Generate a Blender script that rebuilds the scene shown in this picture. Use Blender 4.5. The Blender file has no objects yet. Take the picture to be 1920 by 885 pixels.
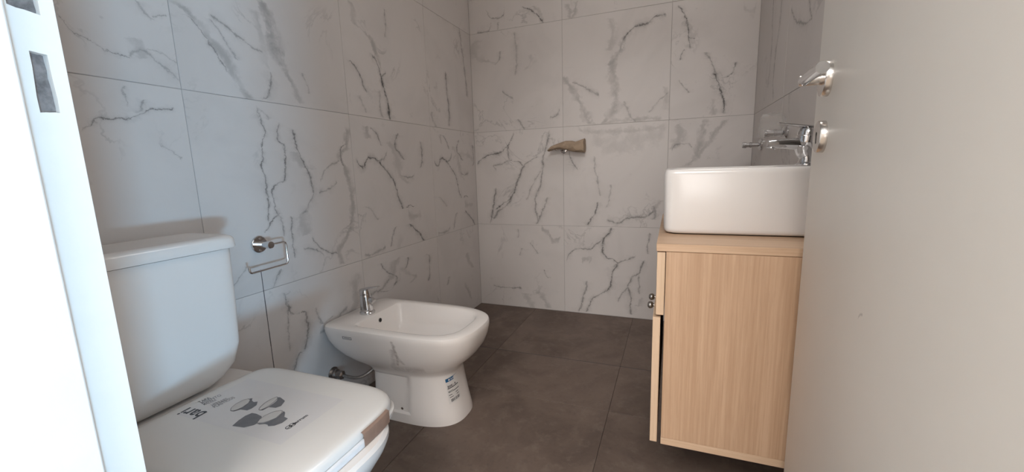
import bpy, bmesh, math, random
from mathutils import Vector, Matrix, noise
random.seed(7)
S = bpy.context.scene
COL = S.collection
PI = math.pi

# ---------------------------------------------------------------- camera
cam_d = bpy.data.cameras.new('camera')
cam_d.sensor_fit = 'HORIZONTAL'; cam_d.sensor_width = 36.0
cam_d.lens = 36.0 * 768.9 / 1920.0
cam_d.clip_start = 0.01; cam_d.clip_end = 60
cam_o = bpy.data.objects.new('camera', cam_d); COL.objects.link(cam_o)
def cam_axes(y, p, r):
    f = Vector((math.sin(y)*math.cos(p), math.cos(y)*math.cos(p), math.sin(p)))
    rt = Vector((math.cos(y), -math.sin(y), 0)); up = rt.cross(f)
    return rt*math.cos(r) + up*math.sin(r), -rt*math.sin(r) + up*math.cos(r), f
_r, _u, _f = cam_axes(-0.3748, -0.1649, -0.0313)
cam_o.matrix_world = Matrix(((_r.x, _u.x, -_f.x, 1.2206), (_r.y, _u.y, -_f.y, -2.4811), (_r.z, _u.z, -_f.z, 0.9259), (0, 0, 0, 1)))
S.camera = cam_o

# ---------------------------------------------------------------- world, daylight, exposure
W = bpy.data.worlds.new('sky'); S.world = W; W.use_nodes = True
_bg = W.node_tree.nodes['Background']
_bg.inputs[0].default_value = (0.64, 0.83, 1.0, 1); _bg.inputs[1].default_value = 2.9
def area_light(name, loc, target, sx, sy, power, col):
    d = bpy.data.lights.new(name, 'AREA'); d.shape = 'RECTANGLE'; d.size = sx; d.size_y = sy
    d.energy = power; d.color = col
    o = bpy.data.objects.new(name, d); COL.objects.link(o); o.location = loc
    o.rotation_euler = (Vector(target) - Vector(loc)).to_track_quat('-Z', 'Y').to_euler()
    return o
# low daylight thrown up from the sunlit balcony floor beyond the hall
area_light('balcony_daylight', (3.75, -3.86, 0.12), (0.2, -1.75, 0.75), 0.46, 0.2, 62, (0.38, 0.70, 1.0))
# broad fill light added behind the photographer to brighten the bathroom
area_light('hall_fill', (1.7, -8.9, 1.25), (0.9, 0, 1.0), 3.2, 2.1, 116, (1.0, 0.965, 0.94))
# overhead fill added just outside the doorway to lift upward-facing surfaces
area_light('hall_overhead_fill', (1.05, -3.75, 2.57), (1.05, -3.2, 0), 1.3, 1.3, 90, (1.0, 0.955, 0.925))
# weak overhead fill added above the frame for the deep walls and bidet
area_light('bathroom_overhead_fill', (1.36, -1.0, 2.40), (0.8, -1.1, 0), 0.4, 0.7, 8.6, (1.0, 0.95, 0.91))
S.view_settings.view_transform = 'Standard'; S.view_settings.look = 'None'
S.view_settings.exposure = 0.26; S.view_settings.gamma = 1.0
S.view_settings.use_curve_mapping = False
S.cycles.max_bounces = 12; S.cycles.diffuse_bounces = 8; S.cycles.glossy_bounces = 6
S.cycles.transmission_bounces = 8; S.cycles.transparent_max_bounces = 12

# ---------------------------------------------------------------- node helpers
def new_mat(name):
    m = bpy.data.materials.new(name); m.use_nodes = True
    nt = m.node_tree; b = nt.nodes['Principled BSDF']
    return m, nt, b
def nd(nt, t, **kw):
    n = nt.nodes.new(t)
    for k, v in kw.items():
        if k == 'i':
            for a, b in v.items():
                n.inputs[a].default_value = b
        else: setattr(n, k, v)
    return n
def math_n(nt, op, a, b=None, c=None, clamp=False):
    n = nt.nodes.new('ShaderNodeMath'); n.operation = op; n.use_clamp = clamp
    for k, v in enumerate((a, b, c)):
        if v is None: continue
        if isinstance(v, (int, float)): n.inputs[k].default_value = v
        else: nt.links.new(v, n.inputs[k])
    return n.outputs[0]
def mixc(nt, f, a, b):
    n = nt.nodes.new('ShaderNodeMix'); n.data_type = 'RGBA'
    for k, v in ((0, f), (6, a), (7, b)):
        if isinstance(v, (int, float)): n.inputs[k].default_value = v
        elif isinstance(v, tuple): n.inputs[k].default_value = v
        else: nt.links.new(v, n.inputs[k])
    return n.outputs[2]
def smooth(nt, v, lo, hi):
    n = nt.nodes.new('ShaderNodeMapRange'); n.interpolation_type = 'SMOOTHSTEP'
    nt.links.new(v, n.inputs[0]); n.inputs[1].default_value = lo; n.inputs[2].default_value = hi
    return n.outputs[0]
def obj_xyz(nt, warp=0.0, scale=12.0, offs=(0, 0, 0)):
    tc = nt.nodes.new('ShaderNodeTexCoord')
    p = tc.outputs['Object']
    if any(offs):
        a = nd(nt, 'ShaderNodeVectorMath', operation='ADD', i={1: offs}); nt.links.new(p, a.inputs[0]); src = a.outputs[0]
    else: src = p
    if warp:
        n = nd(nt, 'ShaderNodeTexNoise', i={'Scale': scale, 'Detail': 5.0, 'Roughness': 0.62}); nt.links.new(src, n.inputs['Vector'])
        s = nd(nt, 'ShaderNodeVectorMath', operation='SUBTRACT', i={1: (.5, .5, .5)}); nt.links.new(n.outputs['Color'], s.inputs[0])
        m = nd(nt, 'ShaderNodeVectorMath', operation='SCALE', i={'Scale': warp}); nt.links.new(s.outputs[0], m.inputs[0])
        a = nd(nt, 'ShaderNodeVectorMath', operation='ADD'); nt.links.new(p, a.inputs[0]); nt.links.new(m.outputs[0], a.inputs[1])
        p = a.outputs[0]
        n = nd(nt, 'ShaderNodeTexNoise', i={'Scale': scale*4.5, 'Detail': 4.0, 'Roughness': 0.7}); nt.links.new(src, n.inputs['Vector'])
        s = nd(nt, 'ShaderNodeVectorMath', operation='SUBTRACT', i={1: (.5, .5, .5)}); nt.links.new(n.outputs['Color'], s.inputs[0])
        m = nd(nt, 'ShaderNodeVectorMath', operation='SCALE', i={'Scale': warp*.55}); nt.links.new(s.outputs[0], m.inputs[0])
        a = nd(nt, 'ShaderNodeVectorMath', operation='ADD'); nt.links.new(p, a.inputs[0]); nt.links.new(m.outputs[0], a.inputs[1])
        p = a.outputs[0]
    sp = nt.nodes.new('ShaderNodeSeparateXYZ'); nt.links.new(p, sp.inputs[0])
    return src, sp.outputs
def noise_tex(nt, vec, scale, detail=4, rough=.55, dist=0.0):
    n = nd(nt, 'ShaderNodeTexNoise', i={'Scale': scale, 'Detail': float(detail), 'Roughness': rough, 'Distortion': dist})
    nt.links.new(vec, n.inputs['Vector']); return n.outputs[0]
def bump(nt, b, h, strength, dist=0.002):
    n = nd(nt, 'ShaderNodeBump', i={'Strength': strength, 'Distance': dist})
    nt.links.new(h, n.inputs['Height']); nt.links.new(n.outputs[0], b.inputs['Normal'])
def vein_mask(nt, xy, ax, width, pts, mod=None, core=False):
    """soft mask of one marble vein: a printed polyline, across-coordinate as a curve of the along-coordinate"""
    t, s = (xy[2], xy[0]) if ax else (xy[0], xy[2])
    P = [(p[1], p[0]) if ax else p for p in pts]
    t0, t1 = P[0][0], P[-1][0]
    lo = min(p[1] for p in P); hi = max(p[1] for p in P); rg = max(hi - lo, .004)
    tn = math_n(nt, 'DIVIDE', math_n(nt, 'SUBTRACT', t, t0), t1 - t0)
    fc = nt.nodes.new('ShaderNodeFloatCurve'); cv = fc.mapping.curves[0]
    while len(cv.points) > 2: cv.points.remove(cv.points[1])
    q = [((a - t0)/(t1 - t0), (c - lo)/rg) for a, c in P]
    cv.points[0].location = q[0]; cv.points[1].location = q[-1]
    for a in q[1:-1]: cv.points.new(*a)
    for p in cv.points: p.handle_type = 'AUTO_CLAMPED' if len(q) > 3 else 'AUTO'
    fc.mapping.update()
    nt.links.new(tn, fc.inputs['Value'])
    c = math_n(nt, 'MULTIPLY_ADD', fc.outputs[0], rg, lo)
    d = math_n(nt, 'ABSOLUTE', math_n(nt, 'SUBTRACT', s, c))
    e = math_n(nt, 'ABSOLUTE', math_n(nt, 'SUBTRACT', tn, .5))
    if mod is not None: d = math_n(nt, 'DIVIDE', d, mod)
    m = smooth(nt, d, width*.8, width*.05)
    if core: m = math_n(nt, 'MULTIPLY_ADD', m, .42, math_n(nt, 'MULTIPLY', smooth(nt, d, width*.30, width*.04), .75), clamp=True)
    return math_n(nt, 'MULTIPLY', m, smooth(nt, e, .53, .46))

# ---------------------------------------------------------------- marble
VEINS = {
 ('B', 0, 0): [
  (1,0.0104,0.5,[(0.422,0.367),(0.398,0.401),(0.366,0.446)]),
  (1,0.0569,0.28,[(0.381,0.002),(0.352,0.043),(0.327,0.097)]),
  (1,0.042,0.35,[(0.484,0.008),(0.456,0.071),(0.421,0.112)]),
  (1,0.0121,0.5,[(0.517,0.217),(0.477,0.226),(0.46,0.266)]),
  (0,0.0305,0.4,[(0.45,0.542),(0.497,0.512),(0.527,0.465),(0.567,0.475)]),
  (0,0.0108,0.55,[(0.095,0.132),(0.155,0.127),(0.212,0.128),(0.306,0.132)]),
  (1,0.0105,0.35,[(0.286,0.475),(0.287,0.528)]),
  (1,0.0141,0.3,[(0.297,0.35),(0.31,0.404)]),
 ],
 ('B', 0, 1): [
  (0,0.0137,0.7,[(0.015,0.397),(0.075,0.447),(0.168,0.46),(0.235,0.508),(0.258,0.543),(0.281,0.586)]),
  (1,0.0135,0.6,[(0.332,0.374),(0.315,0.398),(0.243,0.424),(0.235,0.508)]),
  (0,0.0174,0.4,[(0.129,0.38),(0.186,0.392),(0.243,0.417)]),
  (0,0.0174,0.4,[(0.129,0.38),(0.155,0.352)]),
  (1,0.0135,0.6,[(0.285,0.247),(0.293,0.271),(0.328,0.354),(0.368,0.396),(0.436,0.433)]),
  (1,0.014,0.7,[(0.135,0.099),(0.196,0.144),(0.251,0.186),(0.293,0.281)]),
  (1,0.0211,0.5,[(0.115,0.037),(0.156,0.091),(0.214,0.127),(0.254,0.196)]),
  (1,0.0134,0.5,[(0.427,0.016),(0.412,0.135),(0.45,0.268),(0.47,0.416),(0.488,0.489),(0.507,0.573)]),
  (1,0.0101,0.35,[(0.355,0.161),(0.4,0.262),(0.444,0.344)]),
  (1,0.0135,0.45,[(0.416,0.008),(0.46,0.094),(0.493,0.178)]),
  (1,0.0141,0.6,[(0.093,0.01),(0.123,0.144),(0.141,0.238)]),
 ],
 ('B', 0, 2): [
  (1,0.0538,0.22,[(0.174,0.413),(0.065,0.445),(0.013,0.521),(0.053,0.563)]),
  (1,0.0195,0.3,[(0.295,0.331),(0.309,0.422),(0.308,0.499),(0.303,0.575)]),
  (0,0.0133,0.4,[(0.211,0.245),(0.238,0.217),(0.28,0.194)]),
  (1,0.0132,0.4,[(0.163,0.408),(0.193,0.436),(0.205,0.475)]),
  (1,0.0199,0.4,[(0.356,-0.001),(0.332,0.033),(0.312,0.067)]),
  (0,0.0161,0.4,[(0.512,0.056),(0.552,0.075),(0.579,0.104)]),
 ],
 ('B', 0, 3): [
  (1,0.0126,0.75,[(0.485,0.003),(0.437,0.06),(0.355,0.108)]),
  (1,0.025,0.4,[(0.482,0.015),(0.457,0.065),(0.425,0.1)]),
  (0,0.0132,0.5,[(0.055,0.01),(0.091,0.002),(0.132,0.009),(0.147,0.043)]),
  (0,0.0098,0.45,[(0.122,0.117),(0.191,0.067),(0.242,0.111)]),
  (1,0.0098,0.45,[(0.192,0.006),(0.197,0.045)]),
 ],
 ('B', 1, 0): [
  (1,0.0163,0.7,[(0.332,0.334),(0.316,0.349),(0.254,0.374),(0.238,0.403),(0.243,0.443),(0.246,0.481),(0.271,0.51),(0.289,0.553)]),
  (1,0.0164,0.7,[(0.247,0.144),(0.28,0.181),(0.289,0.212),(0.295,0.256),(0.304,0.29),(0.332,0.334)]),
  (1,0.0167,0.6,[(0.141,0.012),(0.155,0.056),(0.182,0.104),(0.215,0.124),(0.247,0.144)]),
  (0,0.0133,0.55,[(0.013,0.341),(0.041,0.384),(0.091,0.417),(0.157,0.416),(0.191,0.441),(0.238,0.476)]),
  (0,0.0128,0.5,[(0.317,0.324),(0.379,0.361),(0.434,0.383)]),
  (1,0.0127,0.55,[(0.391,0.196),(0.412,0.248),(0.457,0.292),(0.471,0.324),(0.479,0.366)]),
  (1,0.0129,0.55,[(0.409,0.022),(0.407,0.124),(0.391,0.196)]),
  (1,0.013,0.5,[(0.332,0.093),(0.354,0.143),(0.391,0.186)]),
  (1,0.0135,0.5,[(0.09,0.007),(0.119,0.105),(0.135,0.148),(0.145,0.208)]),
  (1,0.0094,0.45,[(0.494,0.399),(0.501,0.469),(0.509,0.527)]),
  (0,0.0264,0.35,[(0.115,0.33),(0.135,0.351),(0.175,0.36)]),
  (0,0.0264,0.35,[(0.158,0.322),(0.175,0.36)]),
  (1,0.0096,0.4,[(0.459,0.152),(0.456,0.191),(0.451,0.273)]),
  (1,0.0258,0.3,[(0.455,0.074),(0.478,0.127)]),
  (1,0.0258,0.3,[(0.455,0.074),(0.433,0.082)]),
 ],
 ('B', 1, 1): [
  (1,0.0081,0.6,[(0.09,0.344),(0.055,0.403),(0.036,0.467)]),
  (1,0.0127,0.35,[(0.225,0.183),(0.199,0.31),(0.185,0.42)]),
  (1,0.0127,0.3,[(0.254,0.113),(0.279,0.161),(0.287,0.255)]),
  (1,0.0129,0.7,[(0.145,0.006),(0.168,0.041),(0.194,0.087),(0.203,0.119),(0.209,0.151)]),
  (0,0.0188,0.5,[(0.264,0.041),(0.326,0.026),(0.387,0.059),(0.477,0.06),(0.512,0.084),(0.534,0.13)]),
  (1,0.0215,0.4,[(0.519,0.047),(0.535,0.069),(0.525,0.13)]),
  (0,0.0905,0.2,[(0.174,0.537),(0.297,0.485),(0.445,0.502),(0.571,0.53)]),
  (0,0.0308,0.3,[(0.095,0.588),(0.297,0.555),(0.584,0.563)]),
  (1,0.0245,0.3,[(0.454,0.036),(0.526,0.099),(0.568,0.161)]),
 ],
 ('B', 1, 2): [
  (0,0.0145,0.65,[(0.34,0.449),(0.371,0.475),(0.397,0.496),(0.427,0.508),(0.48,0.516),(0.509,0.539),(0.559,0.544)]),
  (1,0.0298,0.5,[(0.275,0.319),(0.295,0.352),(0.313,0.377),(0.33,0.405),(0.338,0.438),(0.355,0.463)]),
  (1,0.0455,0.42,[(0.239,0.0),(0.266,0.04),(0.313,0.125),(0.297,0.199),(0.288,0.283),(0.281,0.332)]),
  (1,0.0484,0.35,[(0.316,0.136),(0.3,0.196),(0.291,0.268)]),
  (1,0.0407,0.4,[(0.229,0.001),(0.169,0.011),(0.122,0.096),(0.061,0.206),(-0.002,0.288)]),
  (0,0.0155,0.4,[(0.061,0.251),(0.136,0.211),(0.213,0.163)]),
  (1,0.0211,0.3,[(0.414,0.003),(0.384,0.043),(0.354,0.124)]),
  (0,0.0242,0.35,[(0.251,0.002),(0.385,0.014),(0.555,0.014)]),
  (1,0.0356,0.25,[(0.263,0.4),(0.286,0.495),(0.262,0.568)]),
  (1,0.0291,0.25,[(0.571,0.058),(0.58,0.113),(0.565,0.176)]),
  (1,0.0118,0.3,[(0.485,0.045),(0.526,0.09),(0.584,0.149)]),
 ],
 ('B', 1, 3): [
  (1,0.0273,0.4,[(0.057,0.007),(0.076,0.038),(0.083,0.087)]),
  (1,0.0274,0.35,[(0.051,0.008),(0.045,0.043),(0.021,0.08)]),
 ],
 ('B', 2, 1): [
  (1,0.0318,0.45,[(0.085,0.346),(0.131,0.379),(0.148,0.427),(0.173,0.518),(0.18,0.59)]),
  (1,0.0258,0.4,[(0.142,0.379),(0.161,0.42),(0.198,0.467),(0.229,0.521),(0.282,0.583)]),
  (1,0.0468,0.35,[(0.012,0.441),(0.052,0.483),(0.059,0.525),(0.044,0.568)]),
  (0,0.0117,0.4,[(0.018,0.435),(0.047,0.468),(0.087,0.472),(0.123,0.448)]),
 ],
 ('B', 2, 2): [
  (1,0.0112,0.7,[(0.088,0.363),(0.087,0.427),(0.071,0.507),(0.03,0.578)]),
  (1,0.0335,0.35,[(0.083,0.361),(0.094,0.413),(0.065,0.495)]),
  (0,0.0111,0.5,[(0.086,0.414),(0.115,0.402)]),
  (1,0.0166,0.4,[(0.229,0.188),(0.207,0.257),(0.166,0.327)]),
  (1,0.0139,0.75,[(0.268,0.011),(0.265,0.078),(0.25,0.13),(0.229,0.188),(0.211,0.227)]),
  (1,0.011,0.55,[(0.235,0.188),(0.295,0.21),(0.31,0.263)]),
  (1,0.0254,0.35,[(0.218,0.012),(0.214,0.093)]),
  (1,0.0114,0.45,[(0.096,0.134),(0.072,0.161),(0.044,0.204)]),
  (1,0.0085,0.5,[(0.048,0.304),(0.053,0.33),(0.065,0.356)]),
  (0,0.037,0.2,[(0.333,0.53),(0.37,0.499),(0.392,0.52)]),
 ],
 ('L', 0, 1): [
  (0,0.0045,0.6,[(0.378,0.479),(0.399,0.498),(0.429,0.51),(0.459,0.509),(0.492,0.522),(0.517,0.54),(0.577,0.551)]),
  (1,0.0109,0.4,[(0.489,0.53),(0.499,0.546),(0.508,0.563)]),
  (0,0.0082,0.35,[(0.526,0.45),(0.556,0.437),(0.576,0.418)]),
  (1,0.0057,0.3,[(0.475,0.543),(0.47,0.564),(0.47,0.588)]),
 ],
 ('L', 0, 2): [
  (0,0.0033,0.5,[(0.38,0.115),(0.399,0.088),(0.426,0.078),(0.444,0.068),(0.46,0.059),(0.493,0.058)]),
  (0,0.0128,0.3,[(0.493,0.062),(0.528,0.078),(0.558,0.052),(0.599,0.02)]),
  (1,0.0325,0.28,[(0.516,0.061),(0.528,0.079),(0.512,0.106)]),
  (1,0.0126,0.3,[(0.556,0.16),(0.548,0.166),(0.53,0.195)]),
  (0,0.0041,0.35,[(0.54,0.082),(0.563,0.082),(0.585,0.069),(0.602,0.061)]),
  (0,0.0052,0.35,[(0.558,0.168),(0.592,0.181)]),
 ],
 ('L', 1, 0): [
  (1,0.012,0.5,[(0.254,0.446),(0.233,0.472),(0.227,0.505),(0.221,0.535)]),
  (0,0.0096,0.4,[(0.221,0.535),(0.23,0.523),(0.25,0.53)]),
  (1,0.0096,0.4,[(0.216,0.319),(0.225,0.413),(0.236,0.506)]),
  (1,0.0123,0.55,[(0.279,0.301),(0.293,0.336),(0.301,0.374),(0.301,0.431),(0.254,0.446)]),
  (1,0.0141,0.5,[(0.216,0.24),(0.227,0.255),(0.25,0.294),(0.279,0.301)]),
  (1,0.0136,0.35,[(0.382,0.364),(0.358,0.383),(0.346,0.436)]),
  (1,0.0136,0.35,[(0.382,0.364),(0.424,0.381)]),
  (0,0.0193,0.35,[(0.352,0.333),(0.418,0.339),(0.464,0.367),(0.502,0.387)]),
  (1,0.0371,0.35,[(0.522,0.357),(0.554,0.405),(0.552,0.463),(0.577,0.51)]),
 ],
 ('L', 1, 1): [
  (1,0.0074,0.6,[(0.2,0.219),(0.208,0.275),(0.208,0.361),(0.206,0.405),(0.211,0.458),(0.226,0.509),(0.217,0.536),(0.212,0.579)]),
  (1,0.0148,0.3,[(0.244,0.544),(0.236,0.559),(0.215,0.577)]),
  (1,0.0076,0.6,[(0.246,0.229),(0.237,0.246),(0.229,0.293),(0.238,0.334),(0.276,0.354),(0.292,0.405),(0.296,0.453),(0.274,0.487),(0.281,0.533)]),
  (1,0.0102,0.6,[(0.4,0.297),(0.386,0.35),(0.357,0.432),(0.337,0.474),(0.331,0.522)]),
  (1,0.0423,0.3,[(0.385,0.38),(0.357,0.408),(0.34,0.445)]),
  (1,0.007,0.65,[(0.183,0.185),(0.206,0.208),(0.248,0.241)]),
  (1,0.0076,0.4,[(0.25,0.165),(0.249,0.232)]),
  (1,0.0101,0.5,[(0.282,0.08),(0.284,0.106),(0.284,0.154),(0.29,0.227)]),
  (1,0.0277,0.45,[(0.571,0.167),(0.588,0.249),(0.58,0.308),(0.559,0.39),(0.542,0.435),(0.585,0.469),(0.591,0.543)]),
  (1,0.0097,0.65,[(0.554,0.394),(0.543,0.439),(0.586,0.482)]),
  (0,0.0096,0.4,[(0.423,0.301),(0.482,0.313),(0.512,0.335)]),
  (0,0.0096,0.35,[(0.429,0.344),(0.485,0.396),(0.531,0.412)]),
  (1,0.0278,0.42,[(0.493,0.006),(0.486,0.056),(0.529,0.108),(0.566,0.161),(0.574,0.193)]),
  (0,0.0096,0.5,[(0.362,0.14),(0.393,0.101),(0.441,0.071),(0.48,0.056)]),
  (0,0.009,0.45,[(0.322,0.108),(0.367,0.09),(0.407,0.067),(0.415,0.035)]),
  (1,0.0419,0.28,[(0.342,0.153),(0.33,0.194),(0.354,0.239)]),
  (1,0.0081,0.35,[(0.054,0.039),(0.083,0.064),(0.107,0.092)]),
  (1,0.0076,0.45,[(0.182,0.001),(0.202,0.032),(0.226,0.054)]),
  (1,0.0216,0.35,[(0.346,0.23),(0.368,0.257),(0.4,0.297)]),
 ],
 ('L', 1, 2): [
  (1,0.0265,0.42,[(0.19,0.001),(0.164,0.04),(0.15,0.068),(0.136,0.099),(0.119,0.122),(0.099,0.145),(0.082,0.165),(0.069,0.184),(0.048,0.202),(0.022,0.222)]),
  (1,0.006,0.5,[(0.136,0.073),(0.115,0.098),(0.097,0.132),(0.073,0.163),(0.052,0.189),(0.029,0.196)]),
  (0,0.0098,0.4,[(0.102,0.213),(0.137,0.201),(0.177,0.182),(0.22,0.162),(0.255,0.153)]),
  (1,0.0097,0.3,[(0.166,0.112),(0.146,0.138),(0.126,0.172),(0.1,0.203)]),
  (1,0.0378,0.55,[(0.324,0.124),(0.314,0.145),(0.302,0.182),(0.295,0.229),(0.286,0.28),(0.272,0.31)]),
  (1,0.0226,0.4,[(0.381,0.012),(0.367,0.055),(0.348,0.086),(0.334,0.123)]),
  (1,0.0111,0.5,[(0.237,0.005),(0.252,0.017),(0.266,0.057),(0.277,0.1)]),
  (1,0.0253,0.2,[(0.272,0.104),(0.261,0.134),(0.259,0.181),(0.258,0.228),(0.241,0.27)]),
  (1,0.0083,0.3,[(0.423,0.051),(0.415,0.079),(0.402,0.119)]),
 ],
 ('L', 2, 0): [
  (1,0.0527,0.35,[(0.177,0.423),(0.204,0.481),(0.237,0.515)]),
  (1,0.0138,0.6,[(0.284,0.448),(0.308,0.464),(0.321,0.502)]),
  (1,0.0131,0.5,[(0.151,0.378),(0.205,0.389),(0.225,0.423),(0.187,0.446),(0.141,0.483),(0.116,0.519)]),
  (1,0.0131,0.5,[(0.151,0.378),(0.05,0.401)]),
  (1,0.0373,0.35,[(0.328,0.368),(0.377,0.388),(0.311,0.414),(0.273,0.464)]),
  (1,0.0163,0.5,[(0.492,0.337),(0.509,0.393),(0.511,0.452),(0.488,0.481)]),
  (1,0.024,0.6,[(0.762,0.446),(0.718,0.503),(0.659,0.573)]),
  (1,0.024,0.6,[(0.762,0.446),(0.813,0.495)]),
  (0,0.0177,0.4,[(-0.021,0.371),(0.015,0.395),(0.093,0.396),(0.167,0.438)]),
 ],
 ('L', 2, 1): [
  (0,0.0116,0.75,[(0.02,0.419),(0.054,0.388),(0.095,0.431),(0.154,0.413),(0.199,0.38)]),
  (1,0.0137,0.7,[(0.342,0.187),(0.312,0.191),(0.288,0.234),(0.264,0.307),(0.199,0.38)]),
  (1,0.0137,0.7,[(0.342,0.187),(0.366,0.201)]),
  (1,0.0137,0.7,[(0.401,0.19),(0.366,0.201)]),
  (1,0.0315,0.4,[(0.103,0.514),(0.102,0.563)]),
  (1,0.0106,0.5,[(0.186,0.484),(0.169,0.518),(0.129,0.56)]),
  (1,0.0136,0.55,[(0.349,0.421),(0.315,0.454),(0.286,0.487),(0.313,0.54)]),
  (0,0.0123,0.55,[(0.152,0.413),(0.193,0.425),(0.221,0.466)]),
  (1,0.0485,0.25,[(0.365,0.304),(0.314,0.345),(0.294,0.421),(0.245,0.505)]),
  (0,0.0143,0.45,[(0.315,0.353),(0.369,0.336),(0.421,0.355)]),
  (1,0.0155,0.5,[(0.482,0.384),(0.504,0.449),(0.493,0.517)]),
  (0,0.033,0.3,[(0.35,0.181),(0.368,0.145),(0.463,0.142)]),
  (1,0.0202,0.3,[(0.126,0.157),(0.095,0.189),(0.048,0.222)]),
  (1,0.015,0.7,[(0.477,0.003),(0.424,0.057),(0.355,0.106)]),
  (1,0.0098,0.5,[(0.195,0.015),(0.219,0.074),(0.243,0.109)]),
  (0,0.0202,0.35,[(0.019,0.019),(0.072,0.012),(0.155,0.03)]),
 ],
 ('L', 2, 2): [
  (1,0.0231,0.45,[(0.229,0.221),(0.209,0.257),(0.189,0.294),(0.172,0.33),(0.133,0.347),(0.07,0.384),(0.082,0.412),(0.062,0.441)]),
  (1,0.0187,0.8,[(0.262,0.006),(0.253,0.088),(0.238,0.133),(0.223,0.184),(0.207,0.228),(0.172,0.264)]),
  (0,0.0154,0.5,[(0.221,0.188),(0.26,0.204)]),
  (1,0.0109,0.6,[(0.121,0.102),(0.093,0.139),(0.074,0.175),(0.052,0.202),(0.029,0.213)]),
  (1,0.0173,0.25,[(0.109,0.016),(0.071,0.082)]),
  (1,0.008,0.55,[(0.273,0.361),(0.28,0.419),(0.283,0.484)]),
  (1,0.0213,0.35,[(0.213,0.004),(0.201,0.053),(0.198,0.121)]),
  (1,0.0193,0.25,[(-0.039,0.144),(-0.051,0.18)]),
 ],
 ('L', 3, 0): [
  (1,0.0444,0.3,[(0.432,0.283),(0.374,0.332),(0.343,0.392)]),
  (1,0.0188,0.4,[(0.077,0.255),(0.108,0.302)]),
  (1,0.0277,0.35,[(0.386,0.075),(0.339,0.144),(0.302,0.209)]),
 ],
 ('L', 3, 1): [
  (0,0.0314,0.25,[(0.234,0.424),(0.359,0.457),(0.488,0.425)]),
  (0,0.0116,0.75,[(0.02,0.419),(0.054,0.388),(0.095,0.431),(0.154,0.413),(0.199,0.38)]),
  (1,0.0137,0.7,[(0.342,0.187),(0.312,0.191),(0.288,0.234),(0.264,0.307),(0.199,0.38)]),
  (1,0.0137,0.7,[(0.342,0.187),(0.366,0.201)]),
  (1,0.0137,0.7,[(0.401,0.19),(0.366,0.201)]),
  (1,0.0315,0.4,[(0.103,0.514),(0.102,0.563)]),
  (1,0.0106,0.5,[(0.186,0.484),(0.169,0.518),(0.129,0.56)]),
  (1,0.0136,0.55,[(0.349,0.421),(0.315,0.454),(0.286,0.487),(0.313,0.54)]),
  (0,0.0123,0.55,[(0.152,0.413),(0.193,0.425),(0.221,0.466)]),
  (1,0.0485,0.25,[(0.365,0.304),(0.314,0.345),(0.294,0.421),(0.245,0.505)]),
  (0,0.0143,0.45,[(0.315,0.353),(0.369,0.336),(0.421,0.355)]),
  (1,0.0155,0.5,[(0.482,0.384),(0.504,0.449),(0.493,0.517)]),
  (0,0.033,0.3,[(0.35,0.181),(0.368,0.145),(0.463,0.142)]),
  (1,0.0202,0.3,[(0.126,0.157),(0.095,0.189),(0.048,0.222)]),
  (1,0.015,0.7,[(0.477,0.003),(0.424,0.057),(0.355,0.106)]),
  (1,0.0098,0.5,[(0.195,0.015),(0.219,0.074),(0.243,0.109)]),
  (0,0.0202,0.35,[(0.019,0.019),(0.072,0.012),(0.155,0.03)]),
 ],
 ('L', 3, 2): [
  (0,0.0146,0.75,[(0.178,0.616),(0.197,0.682)]),
  (0,0.0146,0.75,[(0.178,0.616),(0.249,0.629),(0.309,0.616),(0.376,0.606),(0.42,0.646),(0.501,0.66)]),
  (1,0.0154,0.5,[(0.454,0.215),(0.442,0.305),(0.426,0.413),(0.406,0.518),(0.384,0.6)]),
  (1,0.0192,0.6,[(0.206,0.022),(0.213,0.092),(0.201,0.196),(0.196,0.315)]),
  (1,0.0366,0.35,[(-0.032,0.003),(-0.021,0.099),(-0.025,0.192)]),
  (1,0.0252,0.5,[(0.063,0.002),(0.035,0.036),(0.023,0.077)]),
 ],
}

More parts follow.
